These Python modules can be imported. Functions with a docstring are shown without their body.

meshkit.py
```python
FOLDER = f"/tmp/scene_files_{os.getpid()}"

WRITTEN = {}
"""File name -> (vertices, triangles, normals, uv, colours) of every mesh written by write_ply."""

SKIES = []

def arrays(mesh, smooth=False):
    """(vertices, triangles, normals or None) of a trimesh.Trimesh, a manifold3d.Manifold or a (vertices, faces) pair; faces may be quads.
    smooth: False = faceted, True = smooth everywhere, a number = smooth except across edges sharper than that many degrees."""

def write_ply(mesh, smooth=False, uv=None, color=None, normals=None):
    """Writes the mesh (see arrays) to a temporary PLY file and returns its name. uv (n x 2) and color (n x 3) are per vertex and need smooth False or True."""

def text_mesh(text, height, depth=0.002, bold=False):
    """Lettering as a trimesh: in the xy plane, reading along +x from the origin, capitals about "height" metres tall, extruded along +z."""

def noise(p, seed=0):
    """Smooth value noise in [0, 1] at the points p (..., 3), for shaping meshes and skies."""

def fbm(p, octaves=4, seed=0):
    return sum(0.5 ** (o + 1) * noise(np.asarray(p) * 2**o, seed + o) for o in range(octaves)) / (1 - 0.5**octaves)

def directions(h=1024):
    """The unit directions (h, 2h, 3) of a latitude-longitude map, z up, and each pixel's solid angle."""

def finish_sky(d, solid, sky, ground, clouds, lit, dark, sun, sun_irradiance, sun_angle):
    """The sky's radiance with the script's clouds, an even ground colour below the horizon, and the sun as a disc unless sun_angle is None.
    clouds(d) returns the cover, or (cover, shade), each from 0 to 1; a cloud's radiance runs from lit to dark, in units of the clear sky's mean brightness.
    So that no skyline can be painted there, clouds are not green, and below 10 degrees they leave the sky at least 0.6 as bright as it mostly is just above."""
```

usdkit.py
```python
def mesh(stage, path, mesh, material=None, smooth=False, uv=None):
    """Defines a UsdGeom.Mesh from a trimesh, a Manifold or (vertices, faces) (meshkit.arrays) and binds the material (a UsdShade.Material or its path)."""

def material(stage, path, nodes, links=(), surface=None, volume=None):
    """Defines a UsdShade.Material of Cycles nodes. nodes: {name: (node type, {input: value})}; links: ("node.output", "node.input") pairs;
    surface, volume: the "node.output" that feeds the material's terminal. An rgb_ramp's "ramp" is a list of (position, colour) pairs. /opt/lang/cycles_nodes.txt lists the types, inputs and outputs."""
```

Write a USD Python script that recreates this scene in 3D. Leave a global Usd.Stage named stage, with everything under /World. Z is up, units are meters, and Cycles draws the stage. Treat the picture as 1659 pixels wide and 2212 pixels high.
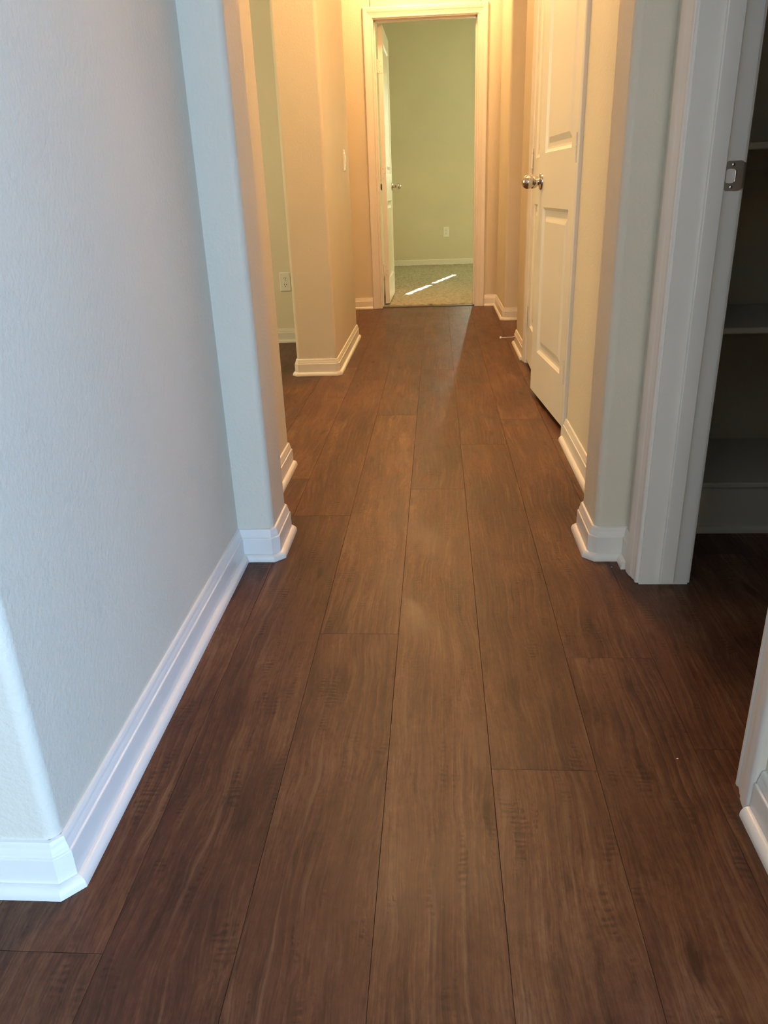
import math, random
import numpy as np
import trimesh, usdkit, meshkit
from shapely.geometry import Polygon, box as sbox, Point
from shapely.ops import unary_union
from shapely import affinity
from pxr import Usd, UsdGeom, UsdLux, UsdShade, Gf, Sdf, Vt

random.seed(7); rng = np.random.default_rng(7)
stage = Usd.Stage.CreateInMemory()
UsdGeom.SetStageUpAxis(stage, "Z"); UsdGeom.SetStageMetersPerUnit(stage, 1.0)
UsdGeom.Xform.Define(stage, "/World"); UsdGeom.Scope.Define(stage, "/World/Looks")

# ------------------------------------------------------------------ camera
EXPOSURE = 0.0
F_PX, W_PX = 1652.2, 1659.0
CAM = np.array([[0.99744437, 0.0627131, -0.03423143], [-0.00706568, -0.39018335, -0.92071007], [-0.07109712, 0.91859894, -0.38874308]])
cam = UsdGeom.Camera.Define(stage, "/World/camera")
cam.CreateHorizontalApertureAttr(36.0); cam.CreateFocalLengthAttr(36.0 * F_PX / W_PX)
cam.CreateExposureAttr(EXPOSURE); cam.CreateClippingRangeAttr((0.02, 200.0))
X, Y, Z = CAM[0], -CAM[1], -CAM[2]
cam.AddTransformOp().Set(Gf.Matrix4d(*X, 0, *Y, 0, *Z, 0, 0.0, 0.0, 0.912, 1))

# ------------------------------------------------------------------ light
def place(x, pos, toward):
    d = np.asarray(toward, float); d /= np.linalg.norm(d)
    z = -d; up = np.array([0, 0, 1.0]) if abs(d[2]) < .95 else np.array([0, 1.0, 0])
    a = np.cross(up, z); a /= np.linalg.norm(a); b = np.cross(z, a)
    x.AddTransformOp().Set(Gf.Matrix4d(*map(float, a), 0, *map(float, b), 0, *map(float, z), 0, *map(float, pos), 1))
def rect(name, pos, toward, w, h, color, power):
    l = UsdLux.RectLight.Define(stage, "/World/" + name); place(l, pos, toward)
    l.CreateWidthAttr(w); l.CreateHeightAttr(h); l.CreateColorAttr(Gf.Vec3f(*color)); l.CreateIntensityAttr(power)
def sphere(name, pos, r, color, power):
    l = UsdLux.SphereLight.Define(stage, "/World/" + name); l.AddTranslateOp().Set(Gf.Vec3d(*pos))
    l.CreateRadiusAttr(r); l.CreateColorAttr(Gf.Vec3f(*color)); l.CreateIntensityAttr(power)
WARM = (1.0, 0.56, 0.24)
LAMPS = [(0.01, 3.39), (-0.15, 6.03)]
sphere("hall_lamp_light", (LAMPS[0][0], LAMPS[0][1], 2.70), 0.10, WARM, 270)
sphere("hall_lamp_light_001", (LAMPS[1][0], LAMPS[1][1], 2.70), 0.10, WARM, 220)
DAY = (0.44, 0.785, 1.40)
rect("side_window_light", (1.62, -1.95, 0.95), (-1, 0, 0), 1.7, 1.6, DAY, 27)
rect("entry_fill_light", (-0.5, -4.9, 1.2), (0, 1, 0), 1.2, 1.8, (1.0, 0.98, 0.84), 9)  # added neutral fill for the right pilaster and pantry jamb
rect("study_window_light", (-3.42, 3.4, 1.4), (1, 0, 0), 1.5, 1.3, (1.0, 0.90, 0.54), 7)
rect("bedroom_fill_light", (2.93, 8.6, 1.45), (-1, 0, 0), 1.5, 1.3, (0.93, 0.94, 0.52), 7.5)  # added unseen side light that brightens the bedroom back wall
rect("bedroom_sky_light", (1.0, 10.45, 1.465), (0, -1, 0), 1.1, 1.3, (0.8, 1.0, 0.9), 50)
sun = UsdLux.DistantLight.Define(stage, "/World/sun"); place(sun, (0, 0, 0), (-0.284 * .84, -0.959 * .84, -0.545))
sun.CreateAngleAttr(0.53); sun.CreateNormalizeAttr(True); sun.CreateIntensityAttr(25.0); sun.CreateColorAttr(Gf.Vec3f(1, .95, .86))
dome = UsdLux.DomeLight.Define(stage, "/World/sky"); dome.CreateIntensityAttr(0.6); dome.CreateColorAttr(Gf.Vec3f(.65, .8, 1.0))

# ------------------------------------------------------------------ helpers
used = {}
def numbered(parent, name):
    k = (parent, name); n = used.get(k, -1) + 1; used[k] = n
    return name if n == 0 else f"{name}_{n:03d}"
def tag(p, label=None, cat=None, group=None, kind=None):
    for k, v in (("label", label), ("category", cat), ("group", group), ("kind", kind)):
        if v: p.SetCustomDataByKey(k, v)
    return p
def path_of(p): return "/World" if p is None else str(p.GetPath())
def thing(name, label, cat, loc=(0, 0, 0), rz=0, group=None, kind=None):
    x = UsdGeom.Xform.Define(stage, "/World/" + numbered("/World", name))
    x.AddTranslateOp().Set(Gf.Vec3d(*map(float, loc))); x.AddRotateZOp().Set(float(rz))
    return tag(x.GetPrim(), label, cat, group, kind)
def obj(name, mesh, m, parent=None, smooth=False, uv=None, label=None, cat=None, group=None, kind=None):
    pp = path_of(parent)
    g = usdkit.mesh(stage, pp + "/" + numbered(pp, name), mesh, M[m], smooth=smooth, uv=uv)
    return tag(g.GetPrim(), label, cat, group, kind)
def copy_thing(src, label, loc, rz, group=None):
    was = src.GetCustomData()
    base = src.GetName().rstrip("0123456789").rstrip("_")
    r = thing(base, label, was["category"], loc, rz, group or was.get("group"))
    r.GetReferences().AddInternalReference(src.GetPath()); r.SetInstanceable(True)
    return r
def bx(x0, x1, y0, y1, z0, z1):
    b = trimesh.creation.box((x1 - x0, y1 - y0, z1 - z0)); b.apply_translation(((x0 + x1) / 2, (y0 + y1) / 2, (z0 + z1) / 2)); return b
def rbox(x0, x1, y0, y1, z0, z1, r=.002):
    import manifold3d as mf
    s = mf.Manifold.sphere(r, 8)
    pts = [s.translate((x, y, z)) for x in (x0 + r, x1 - r) for y in (y0 + r, y1 - r) for z in (z0 + r, z1 - r)]
    return tri(mf.Manifold.batch_hull(pts))
def tri(m):
    a = m.to_mesh(); return trimesh.Trimesh(a.vert_properties[:, :3], a.tri_verts, process=False)
def cat(*ms): return trimesh.util.concatenate([m for m in ms])
def extr(poly, z0, z1):
    ps = getattr(poly, "geoms", [poly]); out = []
    for p in ps:
        m = trimesh.creation.extrude_polygon(p, z1 - z0, engine="earcut"); m.apply_translation((0, 0, z0)); out.append(m)
    return cat(*out)
def bull(poly, r=.019): return poly.buffer(-r, join_style=2).buffer(r, quad_segs=8)
def R4(a, b, c, d): return sbox(min(a, b), min(c, d), max(a, b), max(c, d))
def mitre(path, d):
    """the polyline offset by d to the right of travel, with mitred corners"""
    p = np.asarray(path, float); out = []
    t = [(p[i + 1] - p[i]) / np.linalg.norm(p[i + 1] - p[i]) for i in range(len(p) - 1)]
    n = [np.array([v[1], -v[0]]) for v in t]
    for i in range(len(p)):
        if i == 0: out.append(p[0] + d * n[0])
        elif i == len(p) - 1: out.append(p[-1] + d * n[-1])
        else:
            b = n[i - 1] + n[i]; out.append(p[i] + d * b / (1 + n[i - 1] @ n[i]))
    return np.array(out)
def sweep(path, prof, place3):
    """one closed mesh per path segment: profile points (offset right of the path, height out of its plane), mitred at the corners; place3 maps (u,v,w) rows to 3-D"""
    offs = [mitre(path, d) for d, _ in prof]; out = []; k = len(prof)
    for i in range(len(path) - 1):
        A = np.array([[*offs[j][i], prof[j][1]] for j in range(k)]); B = np.array([[*offs[j][i + 1], prof[j][1]] for j in range(k)])
        v = place3(np.vstack([A, B])); f = []
        for j in range(k):
            q = (j + 1) % k; f += [[j, q, k + q], [j, k + q, k + j]]
        cap = trimesh.creation.triangulate_polygon(Polygon(prof), engine="earcut")
        idx = {tuple(np.round(c, 6)): j for j, c in enumerate(prof)}
        for t in cap[1]:
            tt = [idx[tuple(np.round(cap[0][a], 6))] for a in t]; f += [tt[::-1], [a + k for a in tt]]
        m = trimesh.Trimesh(v, f, process=False)
        trimesh.repair.fix_normals(m); out.append(m)
    return out
flat = lambda a: a
def lathe(prof, n=28):
    return trimesh.creation.revolve(np.array(prof, float), sections=n)
def along(m, axis):
    R = {"x": trimesh.transformations.rotation_matrix(math.pi / 2, (0, 1, 0)), "-x": trimesh.transformations.rotation_matrix(-math.pi / 2, (0, 1, 0)),
         "-y": trimesh.transformations.rotation_matrix(math.pi / 2, (1, 0, 0)), "y": trimesh.transformations.rotation_matrix(-math.pi / 2, (1, 0, 0))}[axis]
    m = m.copy(); m.apply_transform(R); return m
def mv(m, x=0, y=0, z=0): m = m.copy(); m.apply_translation((x, y, z)); return m
# ------------------------------------------------------------------ materials
M = {}
def mat(name, nodes, links, surface="p.BSDF"):
    M[name] = usdkit.material(stage, "/World/Looks/" + name, nodes, links, surface=surface)
def paint(name, color, rough, scale, strength, dist=.0015, spec=.4):
    mat(name, {"g": ("geometry", {}), "n": ("noise_texture", {"scale": scale, "detail": 3.0, "roughness": .55}),
               "n2": ("noise_texture", {"scale": 2.3, "detail": 3.0}),
               "r": ("rgb_ramp", {"ramp": [(.3, [c * .965 for c in color]), (.7, [min(1, c * 1.02) for c in color])]}),
               "b": ("bump", {"strength": strength, "distance": dist}),
               "p": ("principled_bsdf", {"roughness": rough, "specular_ior_level": spec})},
        [("g.position", "n.vector"), ("g.position", "n2.vector"), ("n2.fac", "r.fac"), ("r.color", "p.base_color"), ("n.fac", "b.height"), ("b.normal", "p.normal")])
WALL = (.70, .635, .495)
paint("wall_paint", WALL, .62, 120, .58, .0022)
paint("pantry_shade_paint", (.50, .44, .31), .62, 120, .58, .0022)  # wall paint deepened so the pantry's shade sits in the colour
paint("trim_paint", (.78, .735, .65), .32, 60, .05, .001, .5)
paint("door_paint", (.78, .74, .65), .34, 140, .12, .001, .5)
paint("ceiling_paint", (.8, .78, .74), .8, 60, .5)
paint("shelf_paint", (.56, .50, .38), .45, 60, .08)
paint("plate_plastic", (.82, .80, .75), .3, 40, .0, .001)
def simple(name, color, rough, metal=0., **kw):
    mat(name, {"p": ("principled_bsdf", {"base_color": color, "roughness": rough, "metallic": metal, **kw})}, [])
simple("nickel", (.60, .56, .52), .16, 1.0)
simple("steel_dark", (.46, .42, .37), .38, 1.0)
simple("screw_steel", (.55, .55, .55), .25, 1.0)
simple("slot_dark", (.02, .018, .015), .7)
simple("rubber_white", (.85, .83, .78), .5)
simple("underlay", (.02, .012, .008), .9)
simple("strip_brown", (.07, .045, .028), .4)
simple("paint_fleck", (.8, .78, .74), .6)
simple("bulb_glass", (.9, .88, .82), .4)
simple("lawn_green", (.10, .20, .05), .9)
mat("blind_fabric", {"d": ("diffuse_bsdf", {"color": (.75, .74, .66)}), "t": ("translucent_bsdf", {"color": (.55, .62, .42)}), "m": ("mix_closure", {"fac": .4})},
    [("d.BSDF", "m.closure1"), ("t.BSDF", "m.closure2")], "m.closure")
mat("window_glass", {"t": ("transparent_bsdf", {"color": (.95, .97, .95)}), "g": ("glossy_bsdf", {"roughness": 0.0}), "f": ("fresnel", {"IOR": 1.45}), "m": ("mix_closure", {})},
    [("f.fac", "m.fac"), ("t.BSDF", "m.closure1"), ("g.BSDF", "m.closure2")], "m.closure")
mat("carpet_pile", {"g": ("geometry", {}), "n": ("noise_texture", {"scale": 230, "detail": 4.0, "roughness": .7}), "n2": ("noise_texture", {"scale": 26, "detail": 4.0}),
    "mx": ("mix_float", {"fac": .4}), "r": ("rgb_ramp", {"ramp": [(.34, (.27, .23, .16)), (.5, (.45, .40, .29)), (.66, (.60, .55, .42))]}),
    "b": ("bump", {"strength": 1.0, "distance": .006}), "p": ("principled_bsdf", {"roughness": .95, "specular_ior_level": .05, "sheen_weight": .2})},
    [("g.position", "n.vector"), ("g.position", "n2.vector"), ("n.fac", "mx.a"), ("n2.fac", "mx.b"), ("mx.result", "r.fac"), ("r.color", "p.base_color"), ("n.fac", "b.height"), ("b.normal", "p.normal")])
# hand-scraped dark maple plank print; st carries each plank's own place in the print
def wood():
    N = {"uv": ("uvmap", {"attribute": "st"}),
         "mw": ("mapping", {"scale": (3.5, 1.6, 1.0)}), "nw": ("noise_texture", {"scale": 1.0, "detail": 3.0, "roughness": .55}),      # slow wander of the grain
         "sub": ("vector_math", {"math_type": "subtract", "vector2": (.5, .5, .5)}), "wob": ("vector_math", {"math_type": "multiply", "vector2": (.09, .0, 0)}),
         "uvd": ("vector_math", {"math_type": "add"}),
         "m1": ("mapping", {"scale": (300, 10.0, 1)}), "n1": ("noise_texture", {"scale": 1.0, "detail": 4.0, "roughness": .65}),            # fine fibres
         "m2": ("mapping", {"scale": (30, 1.8, 1)}), "n2": ("noise_texture", {"scale": 1.0, "detail": 6.0, "roughness": .62}),              # broad streaks
         "m3": ("mapping", {"scale": (9, 4.2, 1)}), "n3": ("noise_texture", {"scale": 1.0, "detail": 5.0, "roughness": .62}),               # blotches
         "m4": ("mapping", {"scale": (34, 1.7, 1)}), "w4": ("wave_texture", {"wave_type": "bands", "bands_direction": "x", "profile": "saw", "scale": .55, "distortion": 13.0, "detail": 2.0, "detail_scale": .28, "detail_roughness": .45}),
         "m9": ("mapping", {"scale": (8, 1.9, 1), "location": (5.3, 1.9, 0)}), "n9": ("noise_texture", {"scale": 1.0, "detail": 2.0}), "r9": ("rgb_ramp", {"ramp": [(.46, (0, 0, 0)), (.62, (1, 1, 1))]}),   # where the cathedral figure shows
         "m5": ("mapping", {"scale": (12, 27, 1)}), "w5": ("wave_texture", {"wave_type": "bands", "bands_direction": "y", "scale": 1.0, "distortion": 9.0, "detail": 3.0, "detail_scale": 1.1, "detail_roughness": .6}),  # scraper ripples
         "m6": ("mapping", {"scale": (24, 6.0, 1), "location": (3.1, 7.7, 0)}), "n6": ("noise_texture", {"scale": 1.0, "detail": 4.0, "roughness": .6}),
         "r6": ("rgb_ramp", {"ramp": [(.57, (0, 0, 0)), (.66, (1, 1, 1))]}),
         "m7": ("mapping", {"scale": (42, 7.5, 1), "location": (9.1, 2.7, 0)}), "n7": ("noise_texture", {"scale": 1.0, "detail": 7.0, "roughness": .72}),   # worn-in dark marks
         "r7": ("rgb_ramp", {"ramp": [(.53, (0, 0, 0)), (.63, (1, 1, 1))]}),
         "m8": ("mapping", {"scale": (130, 55, 1)}), "n8": ("noise_texture", {"scale": 1.0, "detail": 3.0, "roughness": .7}),             # speckle
         "m0": ("mapping", {"scale": (55, 2.6, 1), "location": (1.7, 8.3, 0)}), "n0": ("noise_texture", {"scale": 1.0, "detail": 5.0, "roughness": .6}),    # straw streaks
         "r0": ("rgb_ramp", {"ramp": [(.56, (0, 0, 0)), (.72, (1, 1, 1))]}), "k0": ("math", {"math_type": "multiply"}),
         "d0": ("mix_color", {"blend_type": "mix", "b": (.19, .108, .056)}),
         "fx": ("vector_math", {"math_type": "multiply", "vector2": (1, 0, 0)}), "fl": ("vector_math", {"math_type": "floor"}), "wn": ("white_noise_texture", {"dimensions": "3D"}),
         "a1": ("math", {"math_type": "multiply_add", "value2": .75, "value3": 0}),
         "a2": ("math", {"math_type": "multiply_add", "value2": .85}),
         "a3": ("math", {"math_type": "multiply_add", "value2": 1.0}),
         "f4": ("math", {"math_type": "multiply"}), "a4": ("math", {"math_type": "multiply_add", "value2": -.28}),
         "a8": ("math", {"math_type": "multiply_add", "value2": .48}),
         "at": ("math", {"math_type": "multiply_add", "value2": .22}),
         "off": ("math", {"math_type": "subtract", "value2": 1.125}),
         "ramp": ("rgb_ramp", {"ramp": [(.12, (.019, .0085, .0048)), (.34, (.050, .0212, .0102)), (.50, (.091, .0385, .0165)), (.66, (.138, .0640, .0275)), (.88, (.23, .129, .062))]}),
         "hs": ("mix_color", {"blend_type": "mix", "b": (.094, .0335, .0195)}), "hf": ("math", {"math_type": "multiply", "value2": .75}),
         "k7": ("math", {"math_type": "multiply", "value2": .50}), "d7": ("mix_color", {"blend_type": "multiply", "b": (.40, .37, .40)}),
         "k6": ("math", {"math_type": "multiply"}), "k6b": ("math", {"math_type": "multiply", "value2": .62}), "d6": ("mix_color", {"blend_type": "multiply", "b": (.30, .28, .28)}),
         "mk": ("mapping", {"scale": (4.2, .9, 1)}), "vk": ("voronoi_texture", {"dimensions": "2D", "scale": 1.0, "feature": "f1", "randomness": 1.0}),   # knots
         "dk": ("math", {"math_type": "multiply_add", "value2": .16}), "rk": ("rgb_ramp", {"ramp": [(.100, (1, 1, 1)), (.125, (0, 0, 0))]}), "kk": ("math", {"math_type": "multiply", "value2": .8}),
         "d9": ("mix_color", {"blend_type": "multiply", "b": (.28, .25, .26)}),
         "rr": ("map_range", {"from_min": .3, "from_max": .7, "to_min": .34, "to_max": .48}),
         "hh": ("math", {"math_type": "multiply_add", "value2": .5}),
         "b": ("bump", {"strength": .3, "distance": .0010}),
         "p": ("principled_bsdf", {"specular_ior_level": .22})}
    L = [("uv.UV", "mw.vector"), ("mw.vector", "nw.vector"), ("nw.color", "sub.vector1"), ("sub.vector", "wob.vector1"), ("wob.vector", "uvd.vector1"), ("uv.UV", "uvd.vector2")]
    for k in "1248067": L += [("uvd.vector", f"m{k}.vector")]
    for k in "359": L += [("uv.UV", f"m{k}.vector")]
    for k in "12367890": L += [(f"m{k}.vector", f"n{k}.vector")]
    for k in "45": L += [(f"m{k}.vector", f"w{k}.vector")]
    L += [("uv.UV", "fx.vector1"), ("fx.vector", "fl.vector1"), ("fl.vector", "wn.vector"),
          ("n1.fac", "a1.value1"), ("n2.fac", "a2.value1"), ("a1.value", "a2.value3"), ("n3.fac", "a3.value1"), ("a2.value", "a3.value3"),
          ("n9.fac", "r9.fac"), ("r9.color", "f4.value1"), ("w4.fac", "f4.value2"), ("f4.value", "a4.value1"), ("a3.value", "a4.value3"),
          ("n8.fac", "a8.value1"), ("a4.value", "a8.value3"), ("wn.value", "at.value1"), ("a8.value", "at.value3"),
          ("at.value", "off.value1"), ("off.value", "ramp.fac"),
          ("ramp.color", "hs.a"), ("nw.fac", "hf.value1"), ("hf.value", "hs.fac"),
          ("n0.fac", "r0.fac"), ("r0.color", "k0.value1"), ("n3.fac", "k0.value2"), ("k0.value", "d0.fac"), ("hs.result", "d0.a"),
          ("n7.fac", "r7.fac"), ("r7.color", "k7.value1"), ("k7.value", "d7.fac"), ("d0.result", "d7.a"),
          ("n6.fac", "r6.fac"), ("r6.color", "k6.value1"), ("w5.fac", "k6.value2"), ("k6.value", "k6b.value1"), ("k6b.value", "d6.fac"), ("d7.result", "d6.a"),
          ("uvd.vector", "mk.vector"), ("mk.vector", "vk.vector"), ("n7.fac", "dk.value1"), ("vk.distance", "dk.value3"), ("dk.value", "rk.fac"), ("rk.color", "kk.value1"), ("kk.value", "d9.fac"), ("d6.result", "d9.a"),
          ("d9.result", "p.base_color"), ("n3.fac", "rr.value"), ("rr.result", "p.roughness"),
          ("n1.fac", "hh.value1"), ("k6.value", "hh.value3"), ("hh.value", "b.height"), ("b.normal", "p.normal")]
    mat("wood_plank", N, L)
wood()

# ------------------------------------------------------------------ the shell
CEIL = 2.74
XL, XR = -.536, .4875
def wall(name, poly, label, extra=(), z1=CEIL, m="wall_paint", r=.019):
    g = extr(bull(poly, r) if r else poly, 0, z1)
    return obj(name, cat(g, *extra), m, smooth=30, label=label, cat="wall", kind="structure")
U = unary_union
wall("wall_left", U([R4(-5.2, XL, .776, .891), R4(-.651, XL, .776, 2.60), R4(XL - .05, -.44, 1.84, 2.02)]), "near left hallway wall of pale painted drywall with a projecting pilaster",
     [bx(-.44, .403, 1.84, 2.02, 2.2, CEIL)])
wall("wall_left_far", U([R4(-3.2, -.536, 5.056, 5.171), R4(-.753, XL, 4.056, 5.171)]), "textured tan wall end jutting into the hallway past the left opening")
wall("wall_right", U([R4(XR, .603, 1.708, 2.907), R4(.403, XR + .05, 1.84, 2.02)]), "right drywall pilaster and wall between the pantry and the white closet doors",
     [bx(XR, .603, .999, 1.708, 2.065, CEIL), bx(XR, .603, 2.907, 4.268, 2.065, CEIL)])
wall("wall_right_near", R4(XR, .603, .3, .999), "right foreground wall before the dark pantry opening", r=0)
wall("wall_right_far", U([R4(XR, .603, 4.268, 4.83), R4(XR, 1.9, 4.715, 4.83)]), "short right wall stub beyond the closet doors carrying the door stop")
wall("wall_far", U([R4(-2.2, -.468, 6.49, 6.605), R4(.324, 1.9, 6.49, 6.605), R4(.485, 1.9, 5.746, 6.605)]), "warm lit end wall of the hallway around the bedroom door",
     [bx(-.468, .324, 6.49, 6.605, 2.065, CEIL)])
wall("wall_bedroom_back", U([R4(-.72, .55, 10.12, 10.26), R4(1.45, 3.1, 10.12, 10.26)]), "olive looking bedroom back wall seen through the far doorway",
     [bx(.55, 1.45, 10.12, 10.26, 0, .88), bx(.55, 1.45, 10.12, 10.26, 2.05, CEIL)], r=0)
wall("wall_bedroom_left", R4(-.72, -.60, 6.605, 10.12), "bedroom side wall behind the open far door", r=0)
wall("wall_bedroom_right", R4(3.0, 3.12, 6.605, 10.12), "bedroom side wall out of sight right of the far doorway", r=0)
wall("wall_bedroom_front", R4(1.9, 3.12, 6.49, 6.605), "bedroom front wall out of sight right of the hallway", r=0)
wall("wall_pantry_back", R4(.603, 1.72, 2.39, 2.50), "dim pantry wall behind the shelves", r=0, m="pantry_shade_paint")
wall("wall_pantry_side", U([R4(1.6, 1.72, .4, 2.39), R4(.603, 1.72, .3, .41)]), "pantry walls out of sight to the right", r=0, m="pantry_shade_paint")
wall("wall_closet_back", R4(1.3, 1.4, 2.5, 4.715), "hidden wall at the back of the white double closet", r=0)
wall("wall_recess_end", R4(1.8, 1.9, 4.83, 5.746), "end wall of the dark recess on the right", r=0)
wall("wall_branch_end", R4(-2.2, -2.08, 5.171, 6.49), "end wall of the side passage on the far left", r=0)
wall("wall_study_left", R4(-3.6, -3.45, .776, 5.171), "outer wall of the room left of the hallway", r=0)
wall("wall_foyer", U([R4(-5.3, -5.15, -5.1, .776), R4(-5.3, 1.8, -5.15, -5.0), R4(1.68, 1.8, -5.0, .3)]), "walls of the entry room behind the camera", r=0)
obj("ceiling", bx(-5.4, 3.3, -5.3, 10.4, CEIL, CEIL + .12), "ceiling_paint", label="flat white ceiling over the hallway and rooms", cat="ceiling", kind="structure")

# floor: an underlay and every plank
fl = thing("floor", "dark brown wood plank floor running down the hallway", "floor", kind="structure")
obj("underlay", bx(-5.3, 1.95, -5.1, 6.60, -.06, -.006), "underlay", fl)
PW, PL, PX0 = .1768, 1.78, -.0905
known = {0: 2.345, -1: 1.459, 1: 1.033, 2: 1.369, -2: 2.13, -3: .673}
def plank(x0, x1, y0, y1, i):
    c, g = .0007, .00016
    x0 += g; x1 -= g; y0 += g; y1 -= g
    lv = [(0, -.006), (0, -.0006), (c * .6, 0)]
    V = []
    for d, z in lv: V += [(x0 + d, y0 + d, z), (x1 - d, y0 + d, z), (x1 - d, y1 - d, z), (x0 + d, y1 - d, z)]
    F = []
    for k in range(2):
        for j in range(4):
            a, b = k * 4 + j, k * 4 + (j + 1) % 4; F += [[a, b, b + 4], [a, b + 4, a + 4]]
    F += [[8, 9, 10], [8, 10, 11]]
    V = np.array(V, float)
    flip = 1 if i % 2 else -1
    uv = np.stack([(V[:, 0] - x0) * flip + i % 41 + .5, (V[:, 1] - y0) + 2.3 * (i % 29)], 1)
    return (V, np.array(F)), uv
i = 0
for k in range(-20, 12):
    x0 = PX0 + k * PW; x1 = x0 + PW
    x0, x1 = max(x0, -3.45), min(x1, 1.80)
    if x1 - x0 < .01: continue
    off = known.get(k, rng.uniform(0, PL)) % PL
    y = -3.05; nxt = y + ((off - y) % PL)
    ends = [y] + list(np.arange(nxt if nxt - y > .02 else nxt + PL, 6.52, PL)) + [6.53]
    for a, b in zip(ends[:-1], ends[1:]):
        m, uv = plank(x0, x1, a, b, i := i + 1)
        obj("plank", m, "wood_plank", fl, uv=uv)
# carpet
n = meshkit
gx, gy = np.meshgrid(np.linspace(-.60, 1.6, 245), np.linspace(6.585, 10.12, 392))
P = np.stack([gx, gy, np.zeros_like(gx)], -1)
P[..., 2] = .004 + .010 * meshkit.noise(P * 62, 3) + .005 * meshkit.noise(P * 21, 4) - .008 * (gy < 6.590)
P[..., 0] += .006 * (meshkit.noise(P * 45, 8) - .5); P[..., 1] += .010 * (meshkit.noise(P * 45, 9) - .5)
h, w = gx.shape; idx = np.arange(h * w).reshape(h, w)
q = np.stack([idx[:-1, :-1], idx[:-1, 1:], idx[1:, 1:], idx[1:, :-1]], -1).reshape(-1, 4)
cp = trimesh.Trimesh(P.reshape(-1, 3), np.vstack([q[:, [0, 1, 2]], q[:, [0, 2, 3]]]), process=False)
obj("carpet", cat(cp, bx(1.59, 3.0, 6.605, 10.12, -.06, .01), bx(-.6, 1.6, 6.60, 10.12, -.06, -.004)), "carpet_pile", smooth=False, label="beige cut pile carpet on the bedroom floor beyond the doorway", cat="carpet", kind="stuff")
obj("transition_strip", cat(rbox(-.448, .304, 6.512, 6.560, -.004, .007, .003), rbox(-.448, .304, 6.560, 6.592, -.004, .004, .0015)), "strip_brown", label="thin dark brown transition strip in the bedroom doorway", cat="strip")
# the ground outside the bedroom window
obj("lawn", bx(-6, 8, 10.6, 24, -.3, -.2), "lawn_green", label="green lawn outside the hidden bedroom window", cat="lawn", kind="structure")

# ------------------------------------------------------------------ baseboards
C = .011
BOARD = [(0, 0), (.0135, 0), (.0135, .0610), (.0125, .0635), (.0100, .0648), (.0098, .0668), (.0093, .0712), (.0076, .0755), (.0067, .0785), (.0064, .0830), (.0045, .0870), (0, .0880)]
SHOE = [(.0137, .0003), (.0267, .0003)] + [(.0137 + .013 * math.cos(a), .0045 + .0145 * math.sin(a)) for a in np.linspace(0, math.pi / 2, 7)]
PLAIN = [(0, .006), (.0125, .006), (.0125, .066), (.011, .070), (.007, .075), (0, .077)]
def corner(p, a, b, c=C):
    """the two points that cut the outer corner p between the directions a (back) and b (on)"""
    p = np.array(p, float); return [tuple(p + c * np.array(a, float)), tuple(p + c * np.array(b, float))]
def baseboard(name, path, label, shoe=True, board=BOARD):
    t = thing(name, label, "baseboard", kind="structure")
    for m in sweep(path, board, flat): obj("board", m, "trim_paint", t, smooth=35)
    if shoe:
        for m in sweep(path, SHOE, flat): obj("shoe_moulding", m, "trim_paint", t, smooth=35)
    return t
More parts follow.
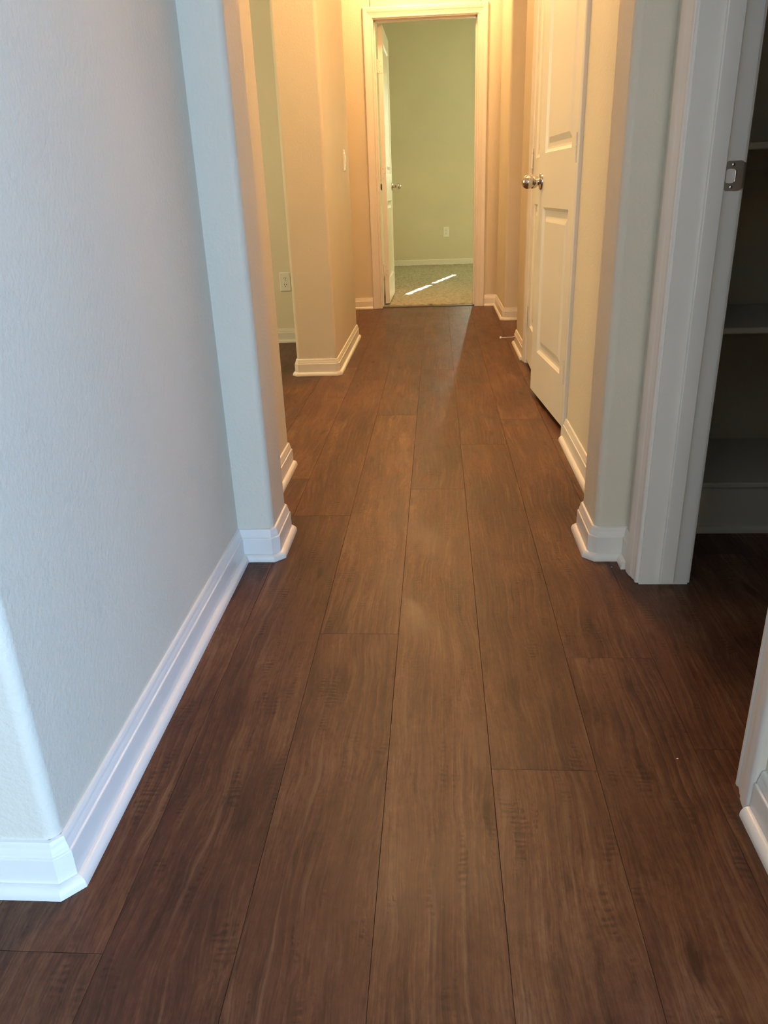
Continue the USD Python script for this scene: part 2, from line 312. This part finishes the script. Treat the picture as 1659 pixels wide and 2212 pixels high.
baseboard("baseboard_left", [(-3.1, .776), *corner((XL, .776), (-1, 0), (0, 1)), (XL, 1.84), *corner((-.44, 1.84), (-1, 0), (0, 1)), *corner((-.44, 2.02), (0, -1), (-1, 0)),
          (XL, 2.02), *corner((XL, 2.60), (0, -1), (-1, 0)), (-.64, 2.60)], "white baseboard with shoe moulding along the near left wall and its pilaster")
baseboard("baseboard_left_far", [(-3.1, 5.056), (-.753, 5.056), *corner((-.753, 4.056), (0, 1), (1, 0)), *corner((XL, 4.056), (-1, 0), (0, 1)), *corner((XL, 5.171), (0, -1), (-1, 0)), (-2.0, 5.171)],
          "white baseboard wrapping the tan wall end and the wall with the outlet")
baseboard("baseboard_far_left", [(-2.0, 6.49), (-.527, 6.49)], "short white baseboard left of the far door casing")
baseboard("baseboard_far_right", [(.384, 6.49), (.485, 6.49), *corner((.485, 5.746), (0, 1), (1, 0)), (1.8, 5.746)], "white baseboard stepping around the corner right of the far door")
baseboard("baseboard_right_far", [(1.8, 4.83), *corner((XR, 4.83), (1, 0), (0, -1)), (XR, 4.328)], "short white baseboard on the wall stub behind the door stop")
baseboard("baseboard_right", [(XR, 2.847), (XR, 2.02), *corner((.403, 2.02), (1, 0), (0, -1)), *corner((.403, 1.84), (0, 1), (1, 0)), (XR, 1.84), (XR, 1.768)],
          "white baseboard wrapping the right pilaster up to the pantry casing")
baseboard("baseboard_right_near", [(XR, .939), (XR, .31)], "white baseboard at the right edge of the foreground")
baseboard("baseboard_bedroom", [(-.60, 6.7), (-.60, 10.12), (3.0, 10.12)], "plain baseboard along the bedroom back wall above the carpet", False, PLAIN)

# ------------------------------------------------------------------ door casings, jambs, stops
CAS = [(0, 0), (0, .0060), (.003, .0082), (.008, .0084), (.0105, .0066), (.018, .0076), (.026, .0100), (.034, .0112), (.037, .0135), (.048, .0150), (.062, .0165), (.067, .0150), (.070, .0115), (.070, 0)]
def to_wall(axis, at, sgn):
    """(u, z, out) rows -> 3-D on the wall plane x = at or y = at whose normal is sgn along that axis"""
    if axis == "x": return lambda a: np.stack([at + sgn * a[:, 2], a[:, 0], a[:, 1]], 1)
    return lambda a: np.stack([a[:, 0], at + sgn * a[:, 2], a[:, 1]], 1)
def casing(parent, axis, at, sgn, u0, u1, zh, z0=.001):
    # travel so that "right of travel" points away from the opening: up the u1 side, over to u0, down the u0 side
    for m in sweep([(u1, z0), (u1, zh), (u0, zh), (u0, z0)], CAS, to_wall(axis, at, sgn)): obj("casing", m, "trim_paint", parent, smooth=35)
# pantry frame
fp = thing("trim_1", "white pantry door frame with casing, jamb and strike plate on the right", "door frame", kind="structure")
casing(fp, "x", XR, -1, 1.011, 1.696, 2.053); casing(fp, "x", .603, 1, 1.011, 1.696, 2.053)
obj("jamb", bx(XR, .603, 1.69, 1.708, 0, 2.065), "trim_paint", fp); obj("jamb", bx(XR, .603, .999, 1.017, 0, 2.065), "trim_paint", fp)
obj("head_jamb", bx(XR, .603, 1.017, 1.69, 2.047, 2.065), "trim_paint", fp)
STOPP = bull(R4(.534, .567, 0, .011), .002)
def stop(y, s, z0):
    return extr(affinity.translate(affinity.scale(STOPP, 1, s, origin=(0, 0)), 0, y), z0, 2.047)
obj("stop", stop(1.69, -1, .010), "trim_paint", fp, smooth=30); obj("stop", stop(1.017, 1, .010), "trim_paint", fp, smooth=30)
obj("head_stop", bx(.534, .567, 1.017, 1.69, 2.036, 2.047), "trim_paint", fp)
# strike plate on the jamb face y = 1.69, looking toward -y, with its lip curling round the closet side edge
ZS = .9125
sp = bull(R4(.5685, .6035, ZS - .0275, ZS + .0275), .007)
hole = U([R4(.572, .586, ZS - .0125, ZS + .0125), Point(.5795, ZS).buffer(.0135)]).intersection(R4(.5705, .5905, ZS - .0135, ZS + .0135))
pl = extr(sp.difference(hole), 0, .0016)
pl.vertices = np.stack([pl.vertices[:, 0], 1.69 - pl.vertices[:, 2], pl.vertices[:, 1]], 1); pl.invert()
lip = []
for a in np.linspace(0, 1, 7): lip.append((.6035 + .006 * math.sin(a * 1.2), 1.6884 + .006 * (1 - math.cos(a * 1.2))))
LV, LF = [], []
for k, (x, y) in enumerate(lip):
    hh = .0240 - .005 * (k / 6) ** 2
    LV += [(x, y, ZS - hh), (x, y, ZS + hh), (x - .001, y + .0015, ZS + hh), (x - .001, y + .0015, ZS - hh)]
for k in range(6):
    for j in range(4):
        a, b = 4 * k + j, 4 * k + (j + 1) % 4; LF += [[a, b, b + 4], [a, b + 4, a + 4]]
LF += [[0, 1, 2], [0, 2, 3], [24, 26, 25], [24, 27, 26]]
sg = obj("strike_plate", cat(pl, trimesh.Trimesh(LV, LF, process=False)), "steel_dark", fp, smooth=30, label="brushed metal strike plate with a rounded latch hole")
obj("latch_tongue", tri(__import__("manifold3d").Manifold.cylinder(.021, .0016, .0016, 12)).apply_translation((.5885, 1.6872, ZS - .0105)), "nickel", sg, smooth=30)
obj("latch_hole", bx(.5712, .590, 1.6893, 1.6899, ZS - .013, ZS + .013), "trim_paint", sg)
for dz in (-.0205, .0205):
    s_ = lathe([(0, 0), (.0032, 0), (.0030, .0006), (.0016, .0011), (0, .0013)], 14); obj("screw", mv(along(s_, "-y"), .583, 1.6884, ZS + dz), "screw_steel", sg, smooth=40)
# linen closet frame
LY0, LY1 = 2.925, 4.250
fr = thing("trim_2", "white frame around the pair of closet doors on the right wall", "door frame", kind="structure")
casing(fr, "x", XR, -1, LY0 - .006, LY1 + .006, 2.053)
obj("jamb", bx(XR, .603, LY0 - .018, LY0, 0, 2.065), "trim_paint", fr); obj("jamb", bx(XR, .603, LY1, LY1 + .018, 0, 2.065), "trim_paint", fr)
obj("head_jamb", bx(XR, .603, LY0, LY1, 2.047, 2.065), "trim_paint", fr)
for y, s in ((LY0, 1), (LY1, -1)): obj("stop", extr(affinity.translate(affinity.scale(STOPP, 1, s, origin=(0, 0)), 0, y), 0, 2.047), "trim_paint", fr, smooth=30)
# bedroom frame
FX0, FX1 = -.450, .306
fb = thing("trim_3", "warm lit frame around the open bedroom door at the hallway end", "door frame", kind="structure")
casing(fb, "y", 6.49, -1, FX0 - .006, FX1 + .006, 2.053); casing(fb, "y", 6.605, 1, FX0 - .006, FX1 + .006, 2.053)
obj("jamb", bx(FX0 - .018, FX0, 6.49, 6.605, 0, 2.065), "trim_paint", fb); obj("jamb", bx(FX1, FX1 + .018, 6.49, 6.605, 0, 2.065), "trim_paint", fb)
obj("head_jamb", bx(FX0, FX1, 6.49, 6.605, 2.047, 2.065), "trim_paint", fb)
ST2 = bull(R4(0, .011, 6.532, 6.566), .002)
obj("stop", extr(affinity.translate(ST2, FX0, 0), .01, 2.047), "trim_paint", fb, smooth=30)
obj("stop", extr(affinity.translate(ST2, FX1 - .011, 0), .01, 2.047), "trim_paint", fb, smooth=30)
obj("head_stop", bx(FX0, FX1, 6.532, 6.566, 2.036, 2.047), "trim_paint", fb)
obj("strike_plate", rbox(FX1 - .0015, FX1 + .001, 6.572, 6.606, .90, .955, .0006), "nickel", fb)

# ------------------------------------------------------------------ doors
def panel_rings(x0, x1, z0, z1):
    """nested rectangles (inset, depth) of a moulded door panel, as a mesh on the face y = 0 looking toward -y"""
    steps = [(0, 0), (.004, .003), (.012, .0085), (.020, .0100), (.034, .0100), (.052, .0045), (.056, .0035)]
    V, F = [], []
    for s, d in steps: V += [(x0 + s, d, z0 + s), (x1 - s, d, z0 + s), (x1 - s, d, z1 - s), (x0 + s, d, z1 - s)]
    for k in range(len(steps) - 1):
        for j in range(4):
            a, b = 4 * k + j, 4 * k + (j + 1) % 4; F += [[a, b, b + 4], [a, b + 4, a + 4]]
    e = 4 * (len(steps) - 1); F += [[e, e + 1, e + 2], [e, e + 2, e + 3]]
    return np.array(V, float), np.array(F)
def leaf_meshes(W, H, T, holes):
    """door leaf in x 0..W, z 0..H, y 0..T; the shell with two panel openings on either face, and the panels"""
    face = R4(0, W, 0, H)
    for a in holes: face = face.difference(R4(a[0], a[1], a[2], a[3]))
    v, f = trimesh.creation.triangulate_polygon(face, engine="earcut")
    front = trimesh.Trimesh(np.stack([v[:, 0], 0 * v[:, 0], v[:, 1]], 1), f, process=False)
    if front.face_normals[0][1] > 0: front.invert()
    back = front.copy(); back.vertices[:, 1] = T; back.invert()
    rim = bx(0, W, 0, T, 0, H)
    rim.update_faces(np.abs(rim.face_normals[:, 1]) < .5)
    pans = []
    for a in holes:
        V, F = panel_rings(*a); m = trimesh.Trimesh(V, F, process=False); pans.append(m)
        V2 = V.copy(); V2[:, 1] = T - V[:, 1]; pans.append(trimesh.Trimesh(V2, F[:, ::-1], process=False))
    return cat(front, back, rim), pans
KNOB = [(0, 0), (.0325, 0), (.0330, .003), (.0310, .007), (.0225, .0095), (.0150, .0110), (.0125, .016), (.0125, .024), (.0140, .0275), (.0155, .030), (.0140, .0325), (.0165, .036)] + \
       [(.0275 * math.sin(a), .0565 - .0270 * math.cos(a)) for a in np.linspace(math.radians(42), math.pi, 16)]
def knob(parent, x, y, z, axis):
    g = obj("knob", mv(along(lathe(KNOB, 32), axis), x, y, z), "nickel", parent, smooth=40, label="polished nickel ball knob on a round rose")
    return g
def hinge(parent, x, y, z, leafdir, h=.089, m="trim_paint"):
    """painted butt hinge: five knuckles on a pin, two thin leaves"""
    ks = []
    for k in range(5):
        c = trimesh.creation.cylinder(.0058 if k % 2 == 0 else .0054, h / 5 - .0026, sections=14); ks.append(mv(c, x, y, z + (k - 2) * h / 5))
    g = obj("hinge", cat(*ks), m, parent, smooth=40)
    obj("pin", cat(mv(trimesh.creation.cylinder(.0035, h + .004, sections=10), x, y, z), mv(trimesh.creation.cylinder(.0052, .003, sections=12), x, y, z + h / 2 + .0012)), m, g, smooth=40)
    return g
PANELS = lambda W: [(.105, W - .105, .19, .795), (.105, W - .105, 1.0, H_ - .115)]
H_ = 2.015
def double_door(name, pin, W, direction, angle, label, with_knob, ids):
    """closet leaf; direction +1: the leaf runs along +y from its pin, -1: along -y. Its hall face looks toward -x."""
    body, pans = leaf_meshes(W, H_, .035, PANELS(W))
    # local: x along the leaf, y into the closet. map to world frame: x_local -> +-y, y_local -> +x
    def L(m):
        m = m.copy(); v = m.vertices.copy(); m.vertices = np.stack([v[:, 1], direction * v[:, 0], v[:, 2]], 1)
        if direction > 0: m.invert()
        return m
    t = thing(name, label, "door", (XR, pin, .025), angle, kind="structure")
    def fixn(m): return m
    obj("door_leaf", L(body), "door_paint", t)
    for p in pans: obj("panel", L(p), "door_paint", t)
    if with_knob:
        knob(t, 0, direction * (W - .062), .894, "-x"); knob(t, .035, direction * (W - .062), .894, "x")
    for z in ids: hinge(t, -.0072, 0, z, direction)
    return t
double_door("door_1", LY0 + .003, .658, 1, math.degrees(math.asin(.0525 / .66)), "near white two-panel closet door standing slightly ajar with a ball knob", True, (.22, .995, 1.77))
double_door("door_2", LY1 - .003, .658, -1, -1.0, "far white two-panel closet door mostly hidden behind its ajar twin", True, (.235, 1.0, 1.77))
# bedroom door, swung open into the room
BW = .750
body, pans = leaf_meshes(BW, H_, .035, PANELS(BW))
def Lb(m):
    m = m.copy(); v = m.vertices.copy(); m.vertices = np.stack([.035 - v[:, 1], v[:, 0], v[:, 2]], 1)
    return m
bd = thing("door_3", "open bedroom door seen edge-on inside the far doorway", "door", (-.430, 6.608, .025), -.4, kind="structure")
obj("door_leaf", Lb(body), "door_paint", bd)
for p in pans: obj("panel", Lb(p), "door_paint", bd)
knob(bd, .035, BW - .062, .905, "x"); knob(bd, 0, BW - .062, .905, "-x")
for z in (.265, 1.0, 1.74):
    g = hinge(bd, -.006, -.004, z, 1)
    obj("hinge_leaf", bx(.001, .028, -.0016, 0, z - .0445, z + .0445), "trim_paint", bd)
    for dx, dz in ((.012, .034), (.021, 0), (.012, -.034)):
        obj("screw", mv(along(lathe([(0, 0), (.003, 0), (.0024, .0012), (0, .0014)], 10), "-y"), dx, -.0016, z + dz), "nickel", bd)
obj("latch_plate", rbox(.005, .030, BW - .0005, BW + .001, .875, .932, .0004), "nickel", bd)

# ------------------------------------------------------------------ pantry shelving
def shelf(name, z, label, th=.016, y0=1.992, y1=2.389):
    p = bull(R4(y0, y1, z - th, z), .0045)
    m = extr(p, .604, 1.599); v = m.vertices.copy(); m.vertices = np.stack([v[:, 2], v[:, 0], v[:, 1]], 1)
    return m
ps = thing("pantry_platform", "low painted bottom shelf box on the pantry floor", "shelf", kind="structure")
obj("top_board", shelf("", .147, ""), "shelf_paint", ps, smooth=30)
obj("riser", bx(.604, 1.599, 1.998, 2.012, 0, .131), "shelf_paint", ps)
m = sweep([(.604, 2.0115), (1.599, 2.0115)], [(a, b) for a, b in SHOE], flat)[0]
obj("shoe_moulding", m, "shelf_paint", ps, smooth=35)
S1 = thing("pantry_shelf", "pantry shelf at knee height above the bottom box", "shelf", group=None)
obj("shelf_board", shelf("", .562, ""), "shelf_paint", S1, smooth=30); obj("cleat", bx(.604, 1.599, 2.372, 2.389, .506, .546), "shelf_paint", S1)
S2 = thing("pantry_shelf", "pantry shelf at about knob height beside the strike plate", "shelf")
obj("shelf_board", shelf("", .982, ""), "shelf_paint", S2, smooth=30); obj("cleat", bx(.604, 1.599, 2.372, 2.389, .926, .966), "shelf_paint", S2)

# ------------------------------------------------------------------ outlets and switch
def plate_mesh(w, h, t=.0055):
    steps = [(0, 0), (0, .0018), (.0025, .0044), (.006, t)]
    V, F = [], []
    for s, d in steps: V += [(-w / 2 + s, -d, -h / 2 + s), (w / 2 - s, -d, -h / 2 + s), (w / 2 - s, -d, h / 2 - s), (-w / 2 + s, -d, h / 2 - s)]
    for k in range(3):
        for j in range(4):
            a, b = 4 * k + j, 4 * k + (j + 1) % 4; F += [[a, b, b + 4], [a, b + 4, a + 4]]
    F += [[12, 13, 14], [12, 14, 15]]
    return trimesh.Trimesh(V, F, process=False)
def onface(poly, d0, d1):
    m = extr(poly, d0, d1); v = m.vertices.copy(); m.vertices = np.stack([v[:, 0], -v[:, 2], v[:, 1]], 1); return m
def outlet(label, loc):
    t = thing("wall_outlet", label, "outlet", loc)
    obj("cover_plate", plate_mesh(.072, .118), "plate_plastic", t)
    for s in (1, -1):
        face = Point(0, s * .0195).buffer(.0172, quad_segs=10).intersection(R4(-.02, .02, s * .0195 - .0140, s * .0195 + .0140))
        r = obj("receptacle", onface(face, .0050, .0068), "plate_plastic", t)
        for dx, hh in ((-.0063, .0048), (.0063, .0040)):
            obj("slot", onface(R4(dx - .0012, dx + .0012, s * .0195 + .004 - hh, s * .0195 + .004 + hh), .0066, .0070), "slot_dark", r)
        obj("ground_hole", onface(Point(0, s * .0195 - .0075).buffer(.0026), .0066, .0070), "slot_dark", r)
    obj("screw", mv(along(lathe([(0, 0), (.003, 0), (.0025, .001), (0, .0013)], 12), "-y"), 0, -.0054, 0), "plate_plastic", t, smooth=40)
    return t
outlet("white duplex outlet partly hidden behind the tan wall end on the left", (-.972, 5.056, .384))
outlet("small white duplex outlet on the bedroom back wall", (.117, 10.12, .395))
sw = thing("light_switch", "white light switch on the right face of the tan wall end", "switch", (XL, 4.876, 1.075), 90)
obj("cover_plate", plate_mesh(.072, .118), "plate_plastic", sw)
rk = np.array([(-.016, -.0050, -.033), (.016, -.0050, -.033), (.016, -.0050, .033), (-.016, -.0050, .033), (-.016, -.0065, -.033), (.016, -.0065, -.033), (.016, -.0115, .033), (-.016, -.0115, .033)])
obj("rocker", trimesh.Trimesh(rk, trimesh.convex.convex_hull(rk).faces if False else [[0, 1, 5], [0, 5, 4], [1, 2, 6], [1, 6, 5], [2, 3, 7], [2, 7, 6], [3, 0, 4], [3, 4, 7], [4, 5, 6], [4, 6, 7]], process=False), "plate_plastic", sw)
for dz in (-.0475, .0475): obj("screw", mv(along(lathe([(0, 0), (.003, 0), (.0025, .001), (0, .0013)], 12), "-y"), 0, -.0054, dz), "plate_plastic", sw, smooth=40)

# ------------------------------------------------------------------ door stop, flecks, lamps, bedroom window
ds = thing("door_stop", "thin metal door stop with a white tip sticking out of the right baseboard", "door stop", (XR - .0125, 4.765, .050))
obj("base", along(lathe([(0, -.001), (.0105, -.001), (.0105, .002), (.0075, .005), (.0048, .014), (0, .014)], 16), "-x"), "steel_dark", ds, smooth=40)
obj("rod", along(lathe([(0, .010), (.0034, .010), (.0034, .085), (0, .085)], 12), "-x"), "steel_dark", ds, smooth=40)
obj("tip", along(lathe([(0, .080)] + [(.0072 * math.sin(a), .088 - .0072 * math.cos(a)) for a in np.linspace(.5, math.pi, 9)], 16), "-x"), "rubber_white", ds, smooth=40)
def fleck(x, y, s, label, rz):
    p = trimesh.creation.icosphere(1, 1.0); p.vertices *= (s, s * .45, s * .25); p.vertices += .15 * s * (meshkit.noise(p.vertices * 900 + 5, 2)[:, None] - .5)
    t = thing("paint_chip", label, "debris", (x, y, s * .16), rz); obj("chip", p, "paint_fleck", t)
fleck(.4415, 1.782, .0022, "tiny white paint chip on the floor by the right pilaster foot", 20)
fleck(.4035, 1.066, .0020, "tiny white crumb lying on the planks near the right foreground", 5)
for k, (x, y) in enumerate(LAMPS):
    t = thing("ceiling_lamp", ["ceiling lamp over the middle of the hallway, out of sight", "ceiling lamp near the far bedroom door, out of sight"][k], "lamp", (x, y, CEIL))
    obj("canopy", lathe([(0, -.001), (.13, -.001), (.13, -.010), (.118, -.016), (0, -.016)], 28), "nickel", t, smooth=40)
wn = thing("window_1", "bedroom window with a drawn blind hidden right of the far doorway", "window", kind="structure")
for a in ((.55, .562, .88, 2.05), (1.40, 1.45, .88, 2.05)): obj("window_frame", bx(a[0], a[1], 10.19, 10.24, a[2], a[3]), "trim_paint", wn)
for z0, z1 in ((.88, .90), (1.47, 1.53), (2.02, 2.05)): obj("window_rail", bx(.562, 1.40, 10.19, 10.24, z0, z1), "trim_paint", wn)
obj("pane", bx(.562, 1.40, 10.212, 10.216, .90, 2.02), "window_glass", wn)
obj("blind", bx(.604, 1.44, 10.15, 10.154, .885, 2.045), "blind_fabric", wn)

# frames around the unseen window lights and the added fill lights: (axis, wall plane, inward sign, centre along the wall, centre z, width, height)
for k, (axis, at, sgn, u, z, w, h, label) in enumerate((("x", 1.68, -1, -1.95, .95, 1.7, 1.6, "entry side window behind the camera on the right"), ("y", -5.0, 1, -.5, 1.2, 1.2, 1.8, "frame around the added entry fill light far behind the camera"),
                                         ("x", -3.45, 1, 3.4, 1.4, 1.5, 1.3, "window of the room on the left, out of sight"), ("x", 3.0, -1, 8.6, 1.45, 1.5, 1.3, "frame around the added bedroom fill light, out of sight"))):
    t = thing(f"window_{k + 2}", label, "window", kind="structure")
    def slab(u0, u1, z0, z1):
        lo, hi = sorted((at + sgn * .004, at + sgn * .085))
        return bx(lo, hi, u0, u1, z0, z1) if axis == "x" else bx(u0, u1, lo, hi, z0, z1)
    for u0, u1, z0, z1 in ((u - w / 2 - .06, u - w / 2, z - h / 2 - .06, z + h / 2 + .06), (u + w / 2, u + w / 2 + .06, z - h / 2 - .06, z + h / 2 + .06),
                           (u - w / 2, u + w / 2, z - h / 2 - .06, z - h / 2), (u - w / 2, u + w / 2, z + h / 2, z + h / 2 + .06)):
        obj("window_frame", slab(u0, u1, z0, z1), "trim_paint", t)
